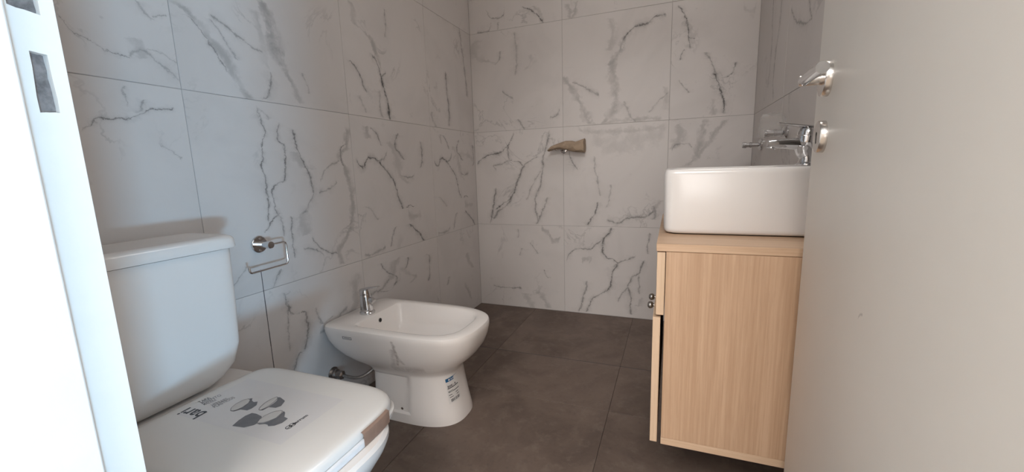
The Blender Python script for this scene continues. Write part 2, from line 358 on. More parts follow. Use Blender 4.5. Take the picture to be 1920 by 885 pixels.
def marble(name, veins, seed, base=(0.61, 0.578, 0.56)):
    m, nt, b = new_mat(name)
    rnd = random.Random(seed)
    offs = (rnd.uniform(-9, 9), rnd.uniform(-9, 9), rnd.uniform(-9, 9))
    src, xy = obj_xyz(nt, .034, 16.0, offs)
    line = band = None
    wmod = math_n(nt, 'MULTIPLY_ADD', smooth(nt, noise_tex(nt, src, 21, 3, .6), .33, .68), 1.25, .42)
    fray = smooth(nt, noise_tex(nt, src, 34, 6, .72), .33, .56)     # breaks the veins up
    for (ax, w, s, pts) in veins:
        k = math_n(nt, 'MULTIPLY', vein_mask(nt, xy, ax, w, pts, wmod, w < .022), s)
        if w < .022:
            hk = math_n(nt, 'MULTIPLY', vein_mask(nt, xy, ax, w*3.2, pts, wmod), s*.24)
            band = hk if band is None else math_n(nt, 'MAXIMUM', band, hk)
        if w < .022: line = k if line is None else math_n(nt, 'MAXIMUM', line, k)
        else: band = k if band is None else math_n(nt, 'MAXIMUM', band, k)
    cloud = noise_tex(nt, src, 2.2, 5, .55, 1.2)
    col = mixc(nt, smooth(nt, cloud, .42, .72), (*base, 1), tuple(c*.93 for c in base) + (1,))
    # faint hair veins everywhere
    h = math_n(nt, 'ABSOLUTE', math_n(nt, 'SUBTRACT', noise_tex(nt, src, 3.1, 6, .6, .9), .5))
    hv = math_n(nt, 'MULTIPLY', smooth(nt, h, .016, .0), smooth(nt, noise_tex(nt, src, 3.7, 2), .53, .68))
    col = mixc(nt, math_n(nt, 'MULTIPLY', hv, .38), col, (.23, .22, .22, 1))
    p2 = smooth(nt, noise_tex(nt, src, 9, 7, .68, .6), .60, .70)
    p2 = math_n(nt, 'MULTIPLY', p2, smooth(nt, noise_tex(nt, src, 3.0, 2), .5, .66))
    col = mixc(nt, math_n(nt, 'MULTIPLY', p2, .26), col, (.27, .26, .26, 1))
    if band is not None:
        bl = math_n(nt, 'MULTIPLY', band, math_n(nt, 'MULTIPLY_ADD', smooth(nt, noise_tex(nt, src, 13, 6, .66, .5), .32, .58), .72, .42))
        col = mixc(nt, bl, col, (.205, .196, .19, 1))
    if line is not None:
        ln = math_n(nt, 'MULTIPLY', line, math_n(nt, 'MULTIPLY_ADD', fray, .8, .48), clamp=True)
        col = mixc(nt, ln, col, (.095, .089, .087, 1))
    nt.links.new(col, b.inputs['Base Color'])
    b.inputs['Roughness'].default_value = .42; b.inputs['Specular IOR Level'].default_value = .35
    return m

# ---------------------------------------------------------------- plain materials
def simple(name, col, rough=.5, metal=0.0, var=0.0, scale=8, spec=.5, bmp=0.0, bscale=80, coat=0.0):
    m, nt, b = new_mat(name)
    b.inputs['Roughness'].default_value = rough; b.inputs['Metallic'].default_value = metal
    b.inputs['Specular IOR Level'].default_value = spec; b.inputs['Coat Weight'].default_value = coat
    src, _ = obj_xyz(nt)
    n = smooth(nt, noise_tex(nt, src, scale, 5, .6), .35, .68)
    nt.links.new(mixc(nt, n, (*col, 1), tuple(c*(1 - var) for c in col) + (1,)), b.inputs['Base Color'])
    if bmp: bump(nt, b, noise_tex(nt, src, bscale, 3), bmp)
    return m
M = {}
M['ceramic'] = simple('glazed_white_ceramic', (.74, .715, .695), .2, var=.025, scale=3, coat=.0)
M['plastic_white'] = simple('white_seat_plastic', (.70, .685, .665), .22, var=.02, scale=4)
M['paint_white'] = simple('white_frame_paint', (.86, .86, .84), .38, var=.02, scale=20, bmp=.05, bscale=240)
M['plaster'] = simple('plaster', (.74, .71, .67), .8, var=.05, scale=3)
M['ceiling'] = simple('ceiling_paint', (.80, .78, .75), .85, var=.02)
M['grout'] = simple('grey_grout', (.38, .36, .35), .85, var=.12, scale=30)
M['floor_grout'] = simple('brown_floor_grout', (.085, .066, .056), .85, var=.2, scale=30)
M['dark_grout'] = simple('dark_joint', (.09, .085, .085), .8, var=.3, scale=60)
M['chrome'] = simple('polished_chrome', (.66, .66, .67), .06, 1.0)
M['satin'] = simple('satin_steel', (.66, .63, .60), .27, 1.0, var=.05, scale=60)
M['knob'] = simple('brushed_nickel_knob', (.42, .40, .38), .3, 1.0, var=.05)
M['black'] = simple('dark_void', (.012, .011, .011), .7)
M['mortar'] = simple('raw_mortar_recess', (.26, .235, .23), .9, var=.45, scale=90, bmp=.6, bscale=120)
M['tape'] = simple('brown_paper_tape', (.29, .19, .145), .55, var=.18, scale=25, bmp=.1, bscale=60)
M['kraft'] = simple('crumpled_kraft_paper', (.36, .27, .19), .8, var=.22, scale=30)
M['hose'] = simple('braided_hose', (.36, .33, .31), .4, .6, var=.3, scale=220)
M['old_brass'] = simple('tarnished_valve_metal', (.33, .28, .25), .32, .9, var=.3, scale=90)
M['ink'] = simple('dark_print', (.035, .038, .045), .5)
M['grey_ink'] = simple('grey_print', (.17, .17, .185), .5, var=.1, scale=60)
M['light_ink'] = simple('pale_print', (.58, .57, .56), .5)
M['film'] = simple('clear_film_over_seat', (.70, .71, .73), .12, var=.06, scale=40, coat=.5)
M['label_blue'] = simple('blue_print', (.018, .12, .27), .35)
M['label_paper'] = simple('label_film', (.76, .735, .71), .3)
M['hall_floor'] = simple('hall_floor_boards', (.42, .33, .25), .5, var=.15, scale=6)
M['hall_wall'] = simple('hall_wall_paint', (.72, .66, .60), .8, var=.03)

m, nt, b = new_mat('grey_door_laminate')                 # door leaf: matt warm grey, two small scuffs
src, xy = obj_xyz(nt, .006, 60)
col = mixc(nt, smooth(nt, noise_tex(nt, src, 5, 4), .35, .7), (.80, .765, .715, 1), (.785, .75, .70, 1))
for ax, w, pts in ((0, .0035, [(.330, .729), (.335, .734), (.343, .737)]),):
    col = mixc(nt, math_n(nt, 'MULTIPLY', vein_mask(nt, xy, ax, w, pts), .45), col, (.25, .23, .23, 1))
nt.links.new(col, b.inputs['Base Color']); b.inputs['Roughness'].default_value = .48
bump(nt, b, noise_tex(nt, src, 420, 2), .04, .001)
M['door'] = m

def wood(name, axis, light=(.57, .385, .255), dark=(.46, .295, .185)):
    m, nt, b = new_mat(name)
    tc = nt.nodes.new('ShaderNodeTexCoord')
    mp = nt.nodes.new('ShaderNodeMapping'); nt.links.new(tc.outputs['Object'], mp.inputs[0])
    sc = [1, 1, 1]; sc[axis] = .022
    mp.inputs['Scale'].default_value = sc
    v = mp.outputs[0]
    a = noise_tex(nt, v, 210, 4, .65); c = noise_tex(nt, v, 38, 4, .55, .3); d = noise_tex(nt, v, 900, 2, .5)
    f = math_n(nt, 'MULTIPLY_ADD', a, .5, math_n(nt, 'MULTIPLY', c, .5))
    col = mixc(nt, smooth(nt, f, .36, .64), (*light, 1), (*dark, 1))
    col = mixc(nt, math_n(nt, 'MULTIPLY', smooth(nt, d, .58, .7), .3), col, tuple(x*.72 for x in dark) + (1,))
    nt.links.new(col, b.inputs['Base Color']); b.inputs['Roughness'].default_value = .48
    b.inputs['Specular IOR Level'].default_value = .35
    bump(nt, b, d, .12, .001)
    return m
M['oak_v'] = wood('pale_oak_vertical_grain', 2)
M['oak_x'] = wood('pale_oak_lengthwise_grain', 0, (.60, .42, .285), (.51, .34, .22))
M['oak_y'] = wood('pale_oak_crosswise_grain', 1)
M['oak_edge'] = wood('pale_oak_edge_band', 2, (.66, .49, .345), (.57, .405, .27))
M['oak_lip'] = wood('pale_oak_bottom_edge', 0, (.64, .46, .32), (.56, .385, .255))

def floor_mat(seed):
    m, nt, b = new_mat('brown_stone_floor_tile')
    rnd = random.Random(seed)
    src, _ = obj_xyz(nt, 0, 1, (rnd.uniform(-9, 9), rnd.uniform(-9, 9), 0))
    col = mixc(nt, smooth(nt, noise_tex(nt, src, 3.2, 7, .62, .6), .36, .66), (.172, .128, .104, 1), (.112, .081, .066, 1))
    col = mixc(nt, math_n(nt, 'MULTIPLY', smooth(nt, noise_tex(nt, src, 17, 6, .7), .48, .70), .5), col, (.215, .17, .142, 1))
    col = mixc(nt, math_n(nt, 'MULTIPLY', smooth(nt, noise_tex(nt, src, 60, 4, .6), .55, .75), .3), col, (.075, .058, .05, 1))
    nt.links.new(col, b.inputs['Base Color'])
    r = math_n(nt, 'MULTIPLY_ADD', noise_tex(nt, src, 9, 4), .25, .40); nt.links.new(r, b.inputs['Roughness'])
    b.inputs['Specular IOR Level'].default_value = .3
    bump(nt, b, noise_tex(nt, src, 120, 4), .06, .001)
    return m

m, nt, b = new_mat('clear_plastic_film')                  # thin crumpled film: mostly clear with glossy glints
tr = nt.nodes.new('ShaderNodeBsdfTransparent'); mx = nt.nodes.new('ShaderNodeMixShader')
lw = nd(nt, 'ShaderNodeLayerWeight', i={'Blend': .35})
f = math_n(nt, 'MULTIPLY_ADD', lw.outputs['Facing'], .42, .15); nt.links.new(f, mx.inputs[0])
b.inputs['Base Color'].default_value = (.62, .60, .58, 1); b.inputs['Roughness'].default_value = .12
src, _ = obj_xyz(nt); bump(nt, b, noise_tex(nt, src, 45, 4, .6), .5, .004)
nt.links.new(tr.outputs[0], mx.inputs[1]); nt.links.new(b.outputs[0], mx.inputs[2])
nt.links.new(mx.outputs[0], nt.nodes['Material Output'].inputs[0])
M['film_clear'] = m

# bidet glaze with grey scuffs on the near flank
m, nt, b = new_mat('scuffed_bidet_ceramic')
src, xy = obj_xyz(nt, .012, 40)
tcx = nt.nodes.new('ShaderNodeTexCoord'); spx = nt.nodes.new('ShaderNodeSeparateXYZ'); nt.links.new(tcx.outputs['Object'], spx.inputs[0])
near = smooth(nt, spx.outputs[1], -.09, -.12)
col = (.86, .82, .79, 1)
fr = smooth(nt, noise_tex(nt, src, 70, 5, .7), .36, .6)
SCUFFS = [(1, 0.012, 0.8, [(0.032, 0.246), (0.04, 0.291), (0.035, 0.326), (0.03, 0.345)]), (1, 0.016, 0.6, [(0.059, 0.254), (0.046, 0.276), (0.037, 0.302), (0.035, 0.33)]), (0, 0.03, 0.45, [(-0.005, 0.224), (0.041, 0.227), (0.086, 0.231), (0.13, 0.234)]), (1, 0.02, 0.5, [(0.009, 0.242), (0.024, 0.281), (0.025, 0.314)])]
for ax, w, s, pts in SCUFFS:
    k = math_n(nt, 'MULTIPLY', vein_mask(nt, xy, ax, w, pts), s)
    k = math_n(nt, 'MULTIPLY', math_n(nt, 'MULTIPLY', k, math_n(nt, 'MULTIPLY_ADD', fr, .5, .3)), near)
    col = mixc(nt, k, col, (.36, .31, .29, 1))
nt.links.new(col, b.inputs['Base Color']); b.inputs['Roughness'].default_value = .18
M['bidet'] = m

# ---------------------------------------------------------------- mesh helpers
def link(name, bm, mat, parent=None, smooth_ang=None):
    bmesh.ops.recalc_face_normals(bm, faces=bm.faces)
    me = bpy.data.meshes.new(name); bm.to_mesh(me); bm.free()
    o = bpy.data.objects.new(name, me); COL.objects.link(o)
    if mat: me.materials.append(mat)
    if smooth_ang is not None:
        me.polygons.foreach_set('use_smooth', [True]*len(me.polygons))
        me.set_sharp_from_angle(angle=math.radians(smooth_ang))
    if parent:
        o.parent = parent
        if parent.location.length: o.matrix_parent_inverse = parent.matrix_basis.inverted()
    return o
def empty(name, loc):
    o = bpy.data.objects.new(name, None); COL.objects.link(o); o.location = loc; o.empty_display_size = .05
    return o
def tag(o, label, cat, group=None):
    o['label'] = label; o['category'] = cat
    if group: o['group'] = group
    return o
def structure(o, label=None):
    o['kind'] = 'structure'
    if label: o['label'] = label
    return o
def add_box(bm, x0, x1, y0, y1, z0, z1, bev=0.0, seg=2):
    r = bmesh.ops.create_cube(bm, size=1.0)
    vs = r['verts']
    for v in vs:
        v.co = Vector(((x0 + x1)/2 + v.co.x*(x1 - x0), (y0 + y1)/2 + v.co.y*(y1 - y0), (z0 + z1)/2 + v.co.z*(z1 - z0)))
    if bev:
        es = list({e for v in vs for e in v.link_edges})
        bmesh.ops.bevel(bm, geom=es, offset=bev, segments=seg, affect='EDGES', profile=.5)
def box(name, mat, dims, parent=None, bev=0.0, seg=2):
    bm = bmesh.new(); add_box(bm, *dims, bev, seg)
    return link(name, bm, mat, parent, 40 if bev else None)
def loft(bm, rings, cap0=True, cap1=True, closed=True):
    vr = [[bm.verts.new(p) for p in r] for r in rings]
    n = len(rings[0])
    for a, b in zip(vr, vr[1:]):
        for i in range(n if closed else n - 1):
            j = (i + 1) % n
            try: bm.faces.new((a[i], a[j], b[j], b[i]))
            except ValueError: pass
    if cap0: bm.faces.new(list(reversed(vr[0])))
    if cap1: bm.faces.new(vr[-1])
    return vr
def sup(t, a, n):                     # signed superellipse factor
    c = math.cos(t); s = math.sin(t)
    return (math.copysign(abs(c)**(2/n), c), math.copysign(abs(s)**(2/n), s))
def dring(z, x0, x1, hw, nf, nb, yc, xm=.5, N=96):
    """D-shaped outline: front half exponent nf, back half exponent nb"""
    xc = x0 + (x1 - x0)*xm; out = []
    for i in range(N):
        t = 2*PI*i/N; n = nf if math.cos(t) >= 0 else nb
        cx, sy = sup(t, 1, n)
        out.append(Vector((xc + cx*((x1 - xc) if cx >= 0 else (xc - x0)), yc + sy*hw, z)))
    return out
def lathe(bm, prof, origin, axis, N=28):
    """prof: (radius, along) list round the given axis"""
    ax = Vector(axis).normalized(); t = ax.orthogonal().normalized(); u = ax.cross(t); o = Vector(origin)
    rings = [[o + ax*h + (t*math.cos(2*PI*i/N) + u*math.sin(2*PI*i/N))*max(r, 1e-4) for i in range(N)] for r, h in prof]
    loft(bm, rings)
def tube(bm, pts, r, N=12, radii=None):
    P = [Vector(p) for p in pts]; rings = []; prev = None
    for i, p in enumerate(P):
        d = ((P[min(i + 1, len(P) - 1)] - P[max(i - 1, 0)])).normalized()
        if prev is None: nrm = d.orthogonal().normalized()
        else: nrm = (prev - d*prev.dot(d)).normalized()
        prev = nrm; b = d.cross(nrm); rr = radii[i] if radii else r
        rings.append([p + (nrm*math.cos(2*PI*k/N) + b*math.sin(2*PI*k/N))*rr for k in range(N)])
    loft(bm, rings)
def bez(pts, n=8):
    """Catmull-Rom through the points"""
    P = [Vector(p) for p in pts]; Q = [P[0]*2 - P[1]] + P + [P[-1]*2 - P[-2]]; out = []
    for i in range(1, len(Q) - 2):
        for k in range(n):
            t = k/n; a, b, c, d = Q[i - 1:i + 3]
            out.append(.5*((2*b) + (c - a)*t + (2*a - 5*b + 4*c - d)*t*t + (3*b - a - 3*c + d)*t**3))
    out.append(P[-1]); return out
def rounded_path(pts, r, n=6):
    P = [Vector(p) for p in pts]; out = [P[0]]
    for i in range(1, len(P) - 1):
        a = (P[i - 1] - P[i]).normalized(); c = (P[i + 1] - P[i]).normalized()
        s = P[i] + a*r; e = P[i] + c*r
        for k in range(n + 1):
            t = k/n; out.append(s*(1 - t)**2 + P[i]*2*t*(1 - t) + e*t*t)
    out.append(P[-1]); return out
def plate_with_holes(bm, outer, holes, to3, t):
    """flat plate with cut-outs; to3(u, v, d) maps plate coordinates and depth to space"""
    flat = bmesh.new(); es = []
    for lp in [outer] + holes:
        vs = [flat.verts.new((p[0], p[1], 0)) for p in lp]
        es += [flat.edges.new((vs[i], vs[(i + 1) % len(vs)])) for i in range(len(vs))]
    bmesh.ops.triangle_fill(flat, use_beauty=True, use_dissolve=False, edges=es)
    flat.verts.index_update()
    A = [bm.verts.new(to3(v.co.x, v.co.y, 0)) for v in flat.verts]
    B = [bm.verts.new(to3(v.co.x, v.co.y, t)) for v in flat.verts]
    for f in flat.faces:
        ix = [v.index for v in f.verts]
        bm.faces.new([A[i] for i in ix]); bm.faces.new([B[i] for i in reversed(ix)])
    for e in flat.edges:
        if len(e.link_faces) == 1:
            i, j = e.verts[0].index, e.verts[1].index
            bm.faces.new((A[i], A[j], B[j], B[i]))
    flat.free()
def text_polys(txt, bold=0.0, space=1.0):
    """glyph outlines as a flat mesh: vertex list and faces in unit size, origin at the left end of the baseline"""
    c = bpy.data.curves.new('lettering', 'FONT'); c.body = txt; c.size = 1.0; c.offset = bold; c.space_character = space
    c.resolution_u = 2; c.fill_mode = 'BOTH'
    o = bpy.data.objects.new('lettering', c); COL.objects.link(o)
    bpy.context.view_layer.update()
    me = o.to_mesh(); vs = [v.co.copy() for v in me.vertices]; fs = [tuple(p.vertices) for p in me.polygons]
    o.to_mesh_clear(); bpy.data.objects.remove(o); bpy.data.curves.remove(c)
    return vs, fs
def put_text(bm, txt, fn, size, bold=0.0, space=1.0):
    vs, fs = text_polys(txt, bold, space)
    V = [bm.verts.new(fn(v.x*size, v.y*size)) for v in vs]
    for f in fs:
        try: bm.faces.new([V[i] for i in f])
        except ValueError: pass

# ================================================================ THE ROOM
ZB = .558; T = .6; RW = 1.6; H = 2.42
ZR = [0, ZB, ZB + T, ZB + 2*T, ZB + 3*T, H]
FRONT = -2.222
GAP = .0009
_tm = {}
def tile_mesh(w, h, gap=GAP, th=.009):
    k = (round(w, 3), round(h, 3))
    if k not in _tm:
        bm = bmesh.new(); add_box(bm, gap, w - gap, 0, th, gap, h - gap, .0007, 1)
        bmesh.ops.recalc_face_normals(bm, faces=bm.faces)
        me = bpy.data.meshes.new('tile'); bm.to_mesh(me); bm.free(); me.materials.append(None); _tm[k] = me
    return _tm[k]
def tile(wall, w, h, loc, rz, mat):
    o = bpy.data.objects.new('tile', tile_mesh(w, h)); COL.objects.link(o)
    o.material_slots[0].link = 'OBJECT'; o.material_slots[0].material = mat
    o.parent = wall; o.location = loc; o.rotation_euler = (0, 0, rz)
    return o
wl = structure(box('wall_left', M['grout'], (-.14, -.0014, -2.36, .14, -.02, H)))
wb = structure(box('wall_back', M['grout'], (-.0014, RW + .0014, .0014, .14, -.02, H)))
wr = structure(box('wall_right', M['grout'], (RW + .0014, RW + .14, -2.36, .14, -.02, H)))
LE = [FRONT, -1.736, -1.127, -.527, 0]; BE = [0, .596, 1.191, RW]; RE = [0, -.6, -1.2, -1.8, FRONT]
sd = 0
def gz(r): return ZR[r], ZR[r + 1] - ZR[r]
for r in range(5):
    z, h = gz(r)
    for c in range(4):
        sd += 1; y0, y1 = LE[c], LE[c + 1]
        vv = VEINS.get(('L', c, r), [])
        if c == 0:       # veins are measured from the corner of the whole tile, cut off by the front wall
            dx = -2.336 - FRONT
            vv = [(ax, w, s, [(a + dx, bb) for a, bb in p]) for ax, w, s, p in vv]
        tile(wl, y1 - y0, h, (0, y0, z), PI/2, marble('marble_tile', vv, sd))
    for c in range(3):
        sd += 1
        tile(wb, BE[c + 1] - BE[c], h, (BE[c], 0, z), 0, marble('marble_tile', VEINS.get(('B', c, r), []), sd))
    for c in range(4):
        sd += 1
        vr_ = []
        if c == 0 and r == 2: vr_ = [(1, .012, .45, [(.30, .10), (.32, .25), (.30, .40), (.33, .55)]), (1, .014, .5, [(.42, .02), (.40, .12), (.45, .3), (.47, .5)])]
        if c == 1 and r == 2: vr_ = [(1, .012, .6, [(.30, .18), (.24, .30), (.20, .50)]), (0, .014, .5, [(.03, .3), (.15, .22), (.3, .18)])]
        tile(wr, RE[c] - RE[c + 1], h, (RW, RE[c], z), -PI/2, marble('marble_tile', vr_, sd))
# open dark joint cut down the left wall under the paper holder
bm = bmesh.new()
for k in range(12):
    za, zb2 = .005 + k*.052, .005 + (k + 1)*.052
    wv = .0011 + .0007*random.random()
    add_box(bm, -.001, .0004, -1.584 - wv, -1.584 + wv, za, min(zb2, .632))
link('tile_joint', bm, M['dark_grout'], wl)

# floor: tiles on a bed
fl = structure(box('floor', M['floor_grout'], (-.14, RW + .14, -2.30, .14, -.12, -.0022)))
XF = [0, .40, 1.02, RW]; YF = [0, -.65, -1.025, -1.625, FRONT - .06]
for j in range(4):
    for i in range(3):
        sd += 1
        o = tile(fl, XF[i + 1] - XF[i], YF[j] - YF[j + 1], (XF[i], YF[j + 1], 0 if j else -.0016), 0, floor_mat(sd))
        # lay it flat: tile mesh front (-Y) turns up
        o.location = (XF[i], YF[j + 1], 0 if j else -.0016)
        o.rotation_euler = (-PI/2, 0, 0)
bm = bmesh.new()
for k in range(14):
    xa = .02 + k*.112; add_box(bm, xa, xa + .1125, -.6515 - .0012*random.random(), -.6485 + .0012*random.random(), -.004, .0002)
o = link('tile_joint', bm, M['dark_grout'], fl)
ce = structure(box('ceiling', M['ceiling'], (-.14, RW + .14, -2.36, .14, H, H + .1)))

# front wall with the doorway; hall beyond, open to daylight on the right
DX0, DX1, DH = .600, 1.462, 2.06
FB = -2.362
bm = bmesh.new()
add_box(bm, -.0014, DX0 - .032, FB, FRONT, -.02, H)
add_box(bm, DX0 - .032, RW + .0014, FB, FRONT, DH + .03, H)
add_box(bm, DX1 + .03, RW + .0014, FB, FRONT, -.02, DH + .03)
structure(link('wall_front', bm, M['plaster']))
HX0, HX1, HY = -.7, 3.7, -9.0
structure(box('floor_hall', M['hall_floor'], (HX0, 5.6, HY - .1, -2.30, -.12, 0)), 'warm hall floor outside the bathroom')
structure(box('wall_hall_left', M['hall_wall'], (HX0 - .1, HX0, HY, -2.36, -.02, 2.6)))
structure(box('wall_hall_back', M['hall_wall'], (HX0, HX1, HY - .1, HY, -.02, 2.6)))
structure(box('wall_hall_front_left', M['hall_wall'], (HX0, -.14, FB, FB + .1, -.02, 2.6)))
structure(box('wall_hall_front_right', M['hall_wall'], (RW + .14, HX1, FB, FB + .1, -.02, 2.6)))
structure(box('wall_hall_right', M['hall_wall'], (HX1, HX1 + .1, HY, -5.2, -.02, 2.6)))
structure(box('ceiling_hall', M['ceiling'], (HX0, HX1, HY, FB, 2.6, 2.7)))

# door frame (jamb) in white paint with two raw strike holes
jt = bmesh.new()
YE = FRONT + .006
def rag(pts, amp, n=4):
    out = []
    for i, p in enumerate(pts):
        q = pts[(i + 1) % len(pts)]
        for k in range(n):
            t = k/n
            out.append((p[0] + (q[0] - p[0])*t + random.uniform(-amp, amp), p[1] + (q[1] - p[1])*t + random.uniform(-amp, amp)))
    return out
H1 = rag([(-2.2435, .9985), (-2.2285, .9995), (-2.2285, 1.0585), (-2.2425, 1.060)], .0006)
H2 = rag([(-2.2515, 1.101), (-2.2275, 1.0985), (-2.2265, 1.150), (-2.2495, 1.152)], .0007)
plate_with_holes(jt, [(-2.262, 0), (YE, 0), (YE, DH), (-2.262, DH)], [H1, H2], lambda u, v, d: Vector((DX0 - d, u, v)), .012)
add_box(jt, DX0 - .03, DX0 - .018, -2.262, YE, 0, DH)
add_box(jt, DX0 - .018, DX0 - .012, YE - .006, YE, 0, DH)
add_box(jt, DX0 - .03, DX0 + .012, -2.370, -2.2575, 0, DH, .0016, 2)             # stop
add_box(jt, DX0 - .075, DX0 - .03, -2.374, -2.362, 0, DH + .05, .002, 2)         # architrave, hall side
add_box(jt, DX0 - .03, DX1 + .03, -2.370, YE, DH, DH + .03)
add_box(jt, DX1 + .0, DX1 + .03, -2.370, YE, 0, DH)
fr_ = structure(link('trim_1', jt, M['paint_white']), 'white painted door frame with two raw strike holes')
bm = bmesh.new()
for hh in (H1, H2):
    ys = [p[0] for p in hh]; zs = [p[1] for p in hh]; n0 = 9
    grid = []
    for a in range(n0):
        row = []
        for c in range(n0):
            y = min(ys) - .002 + (max(ys) - min(ys) + .004)*a/(n0 - 1); z = min(zs) - .002 + (max(zs) - min(zs) + .004)*c/(n0 - 1)
            row.append(bm.verts.new((DX0 - .0085 + .003*noise.noise(Vector((y*240, z*160, 3))), y, z)))
        grid.append(row)
    for a in range(n0 - 1):
        for c in range(n0 - 1): bm.faces.new((grid[a][c], grid[a + 1][c], grid[a + 1][c + 1], grid[a][c + 1]))
o = link('strike_recess', bm, M['mortar'], fr_, 60); o['label'] = 'rough grey mortar inside strike holes'

# door leaf, standing open against the vanity
ANG = math.radians(3.7)
Edg = Vector((1.462, -1.545, 0)); ld = Vector((math.sin(ANG), math.cos(ANG), 0)); nl = Vector((-math.cos(ANG), math.sin(ANG), 0))
LW = .74
dm = Matrix(((-ld.x, nl.x, 0, Edg.x), (-ld.y, nl.y, 0, Edg.y), (0, 0, 1, 0), (0, 0, 0, 1)))   # local x: back along the leaf, local y: out of the visible face
bm = bmesh.new(); add_box(bm, 0, LW, -.036, 0, .008, 2.03, .0012, 2)
leaf = link('door_1', bm, M['door'], None, 40); leaf.matrix_world = dm
structure(leaf, 'grey laminate bathroom door standing open at right')
def on_door(name, bm, mat, parent=leaf, ang=35):
    o = link(name, bm, mat, None, ang); o.parent = parent; return o
HS, HZ, KZ = .080, 1.0555, .9615
bm = bmesh.new(); lathe(bm, [(.0285, 0), (.0285, .0085), (.0272, .0105), (.012, .0108)], (HS, .0, HZ), (0, 1, 0), 40)
ro = on_door('handle_rosette', bm, M['satin'])
bm = bmesh.new()
lathe(bm, [(.0105, .010), (.0105, .013), (.0092, .0132), (.0092, .038), (.0085, .0415), (.004, .0425)], (HS, 0, HZ), (0, 1, 0), 24)
nk = on_door('door_handle', bm, M['satin'], leaf); nk['label'] = 'satin steel lever handle neck'
bm = bmesh.new()
tube(bm, bez([(HS - .004, .034, HZ), (HS + .03, .035, HZ), (HS + .075, .034, HZ), (HS + .112, .032, HZ)], 5), .0088, 16)
on_door('lever', bm, M['chrome'], nk)
bm = bmesh.new(); lathe(bm, [(.0265, 0), (.0265, .0085), (.0252, .0105), (.010, .0108)], (HS, 0, KZ), (0, 1, 0), 40)
ks = on_door('keyhole_rosette', bm, M['satin'])
bm = bmesh.new(); lathe(bm, [(.0032, .0), (.0032, .0004)], (HS, .0108, KZ + .005), (0, 1, 0), 14)
add_box(bm, HS - .0017, HS + .0017, .0108, .0113, KZ - .011, KZ + .004)
on_door('keyhole', bm, M['black'], ks, None)

# ================================================================ TOILET
TY = -1.95
toilet = tag(empty('toilet', (.35, TY, 0)), 'white toilet with printed lid and square cistern beside the door frame', 'toilet')
bm = bmesh.new()
R = [(0, .18, .56, .115, 2.4, 5), (.06, .18, .553, .111, 2.4, 5), (.15, .18, .552, .112, 2.4, 5), (.22, .165, .585, .130, 2.4, 5), (.28, .10, .635, .152, 2.5, 6),
     (.33, .03, .675, .172, 2.6, 7), (.365, .022, .697, .183, 2.7, 8), (.382, .02, .703, .186, 2.8, 8), (.392, .022, .702, .186, 2.8, 8), (.398, .028, .695, .181, 2.8, 8)]
loft(bm, [dring(z, a, c, w, f, k, TY, .5) for z, a, c, w, f, k in R])
link('bowl', bm, M['ceramic'], toilet, 40)
bm = bmesh.new()
R = [(.4045, .03, .150, .082), (.409, .022, .160, .093), (.425, .018, .170, .119), (.452, .015, .177, .146), (.50, .012, .182, .161), (.60, .012, .184, .165), (.748, .012, .186, .168)]
def cring(z, x0, x1, hw, n=9, N=64, yc=TY):
    return [Vector(((x0 + x1)/2 + sup(2*PI*i/N, 1, n)[0]*(x1 - x0)/2, yc + sup(2*PI*i/N, 1, n)[1]*hw, z)) for i in range(N)]
loft(bm, [cring(*q) for q in R])
cis = link('cistern', bm, M['ceramic'], toilet, 40)
bm = bmesh.new()
R = [(.7495, .010, .190, .171), (.7505, .006, .196, .176), (.753, .005, .197, .177), (.772, .006, .195, .1755), (.778, .009, .191, .172), (.7815, .016, .183, .165), (.782, .026, .172, .155), (.7812, .034, .164, .147)]
loft(bm, [cring(*q, n=10) for q in R])
link('cistern_lid', bm, M['ceramic'], toilet, 40)
# seat ring and lid
def lring(z, ins, x0=.218, x1=.676, hw=.186): return dring(z, x0 + ins, x1 - ins, hw - ins, 4.2, 9, TY, .62, 128)
bm = bmesh.new()
loft(bm, [lring(.3985, .006), lring(.400, .0), lring(.409, -.001), lring(.4115, .003)])
seat = link('seat', bm, M['plastic_white'], toilet, 40)
LT = .434
bm = bmesh.new()
loft(bm, [lring(.4122, .007), lring(.4135, .004), lring(.424, .005), lring(.4295, .0085), lring(.4325, .016), lring(LT - .0003, .026), lring(LT, .04)])
lid = link('seat_lid', bm, M['plastic_white'], toilet, 50)
for s in (-1, 1):
    bm = bmesh.new(); lathe(bm, [(.009, -.022), (.0095, -.02), (.0095, .02), (.009, .022)], (.212, TY + s*.075, .413), (0, 1, 0), 16)
    link('hinge', bm, M['plastic_white'], toilet, 40)
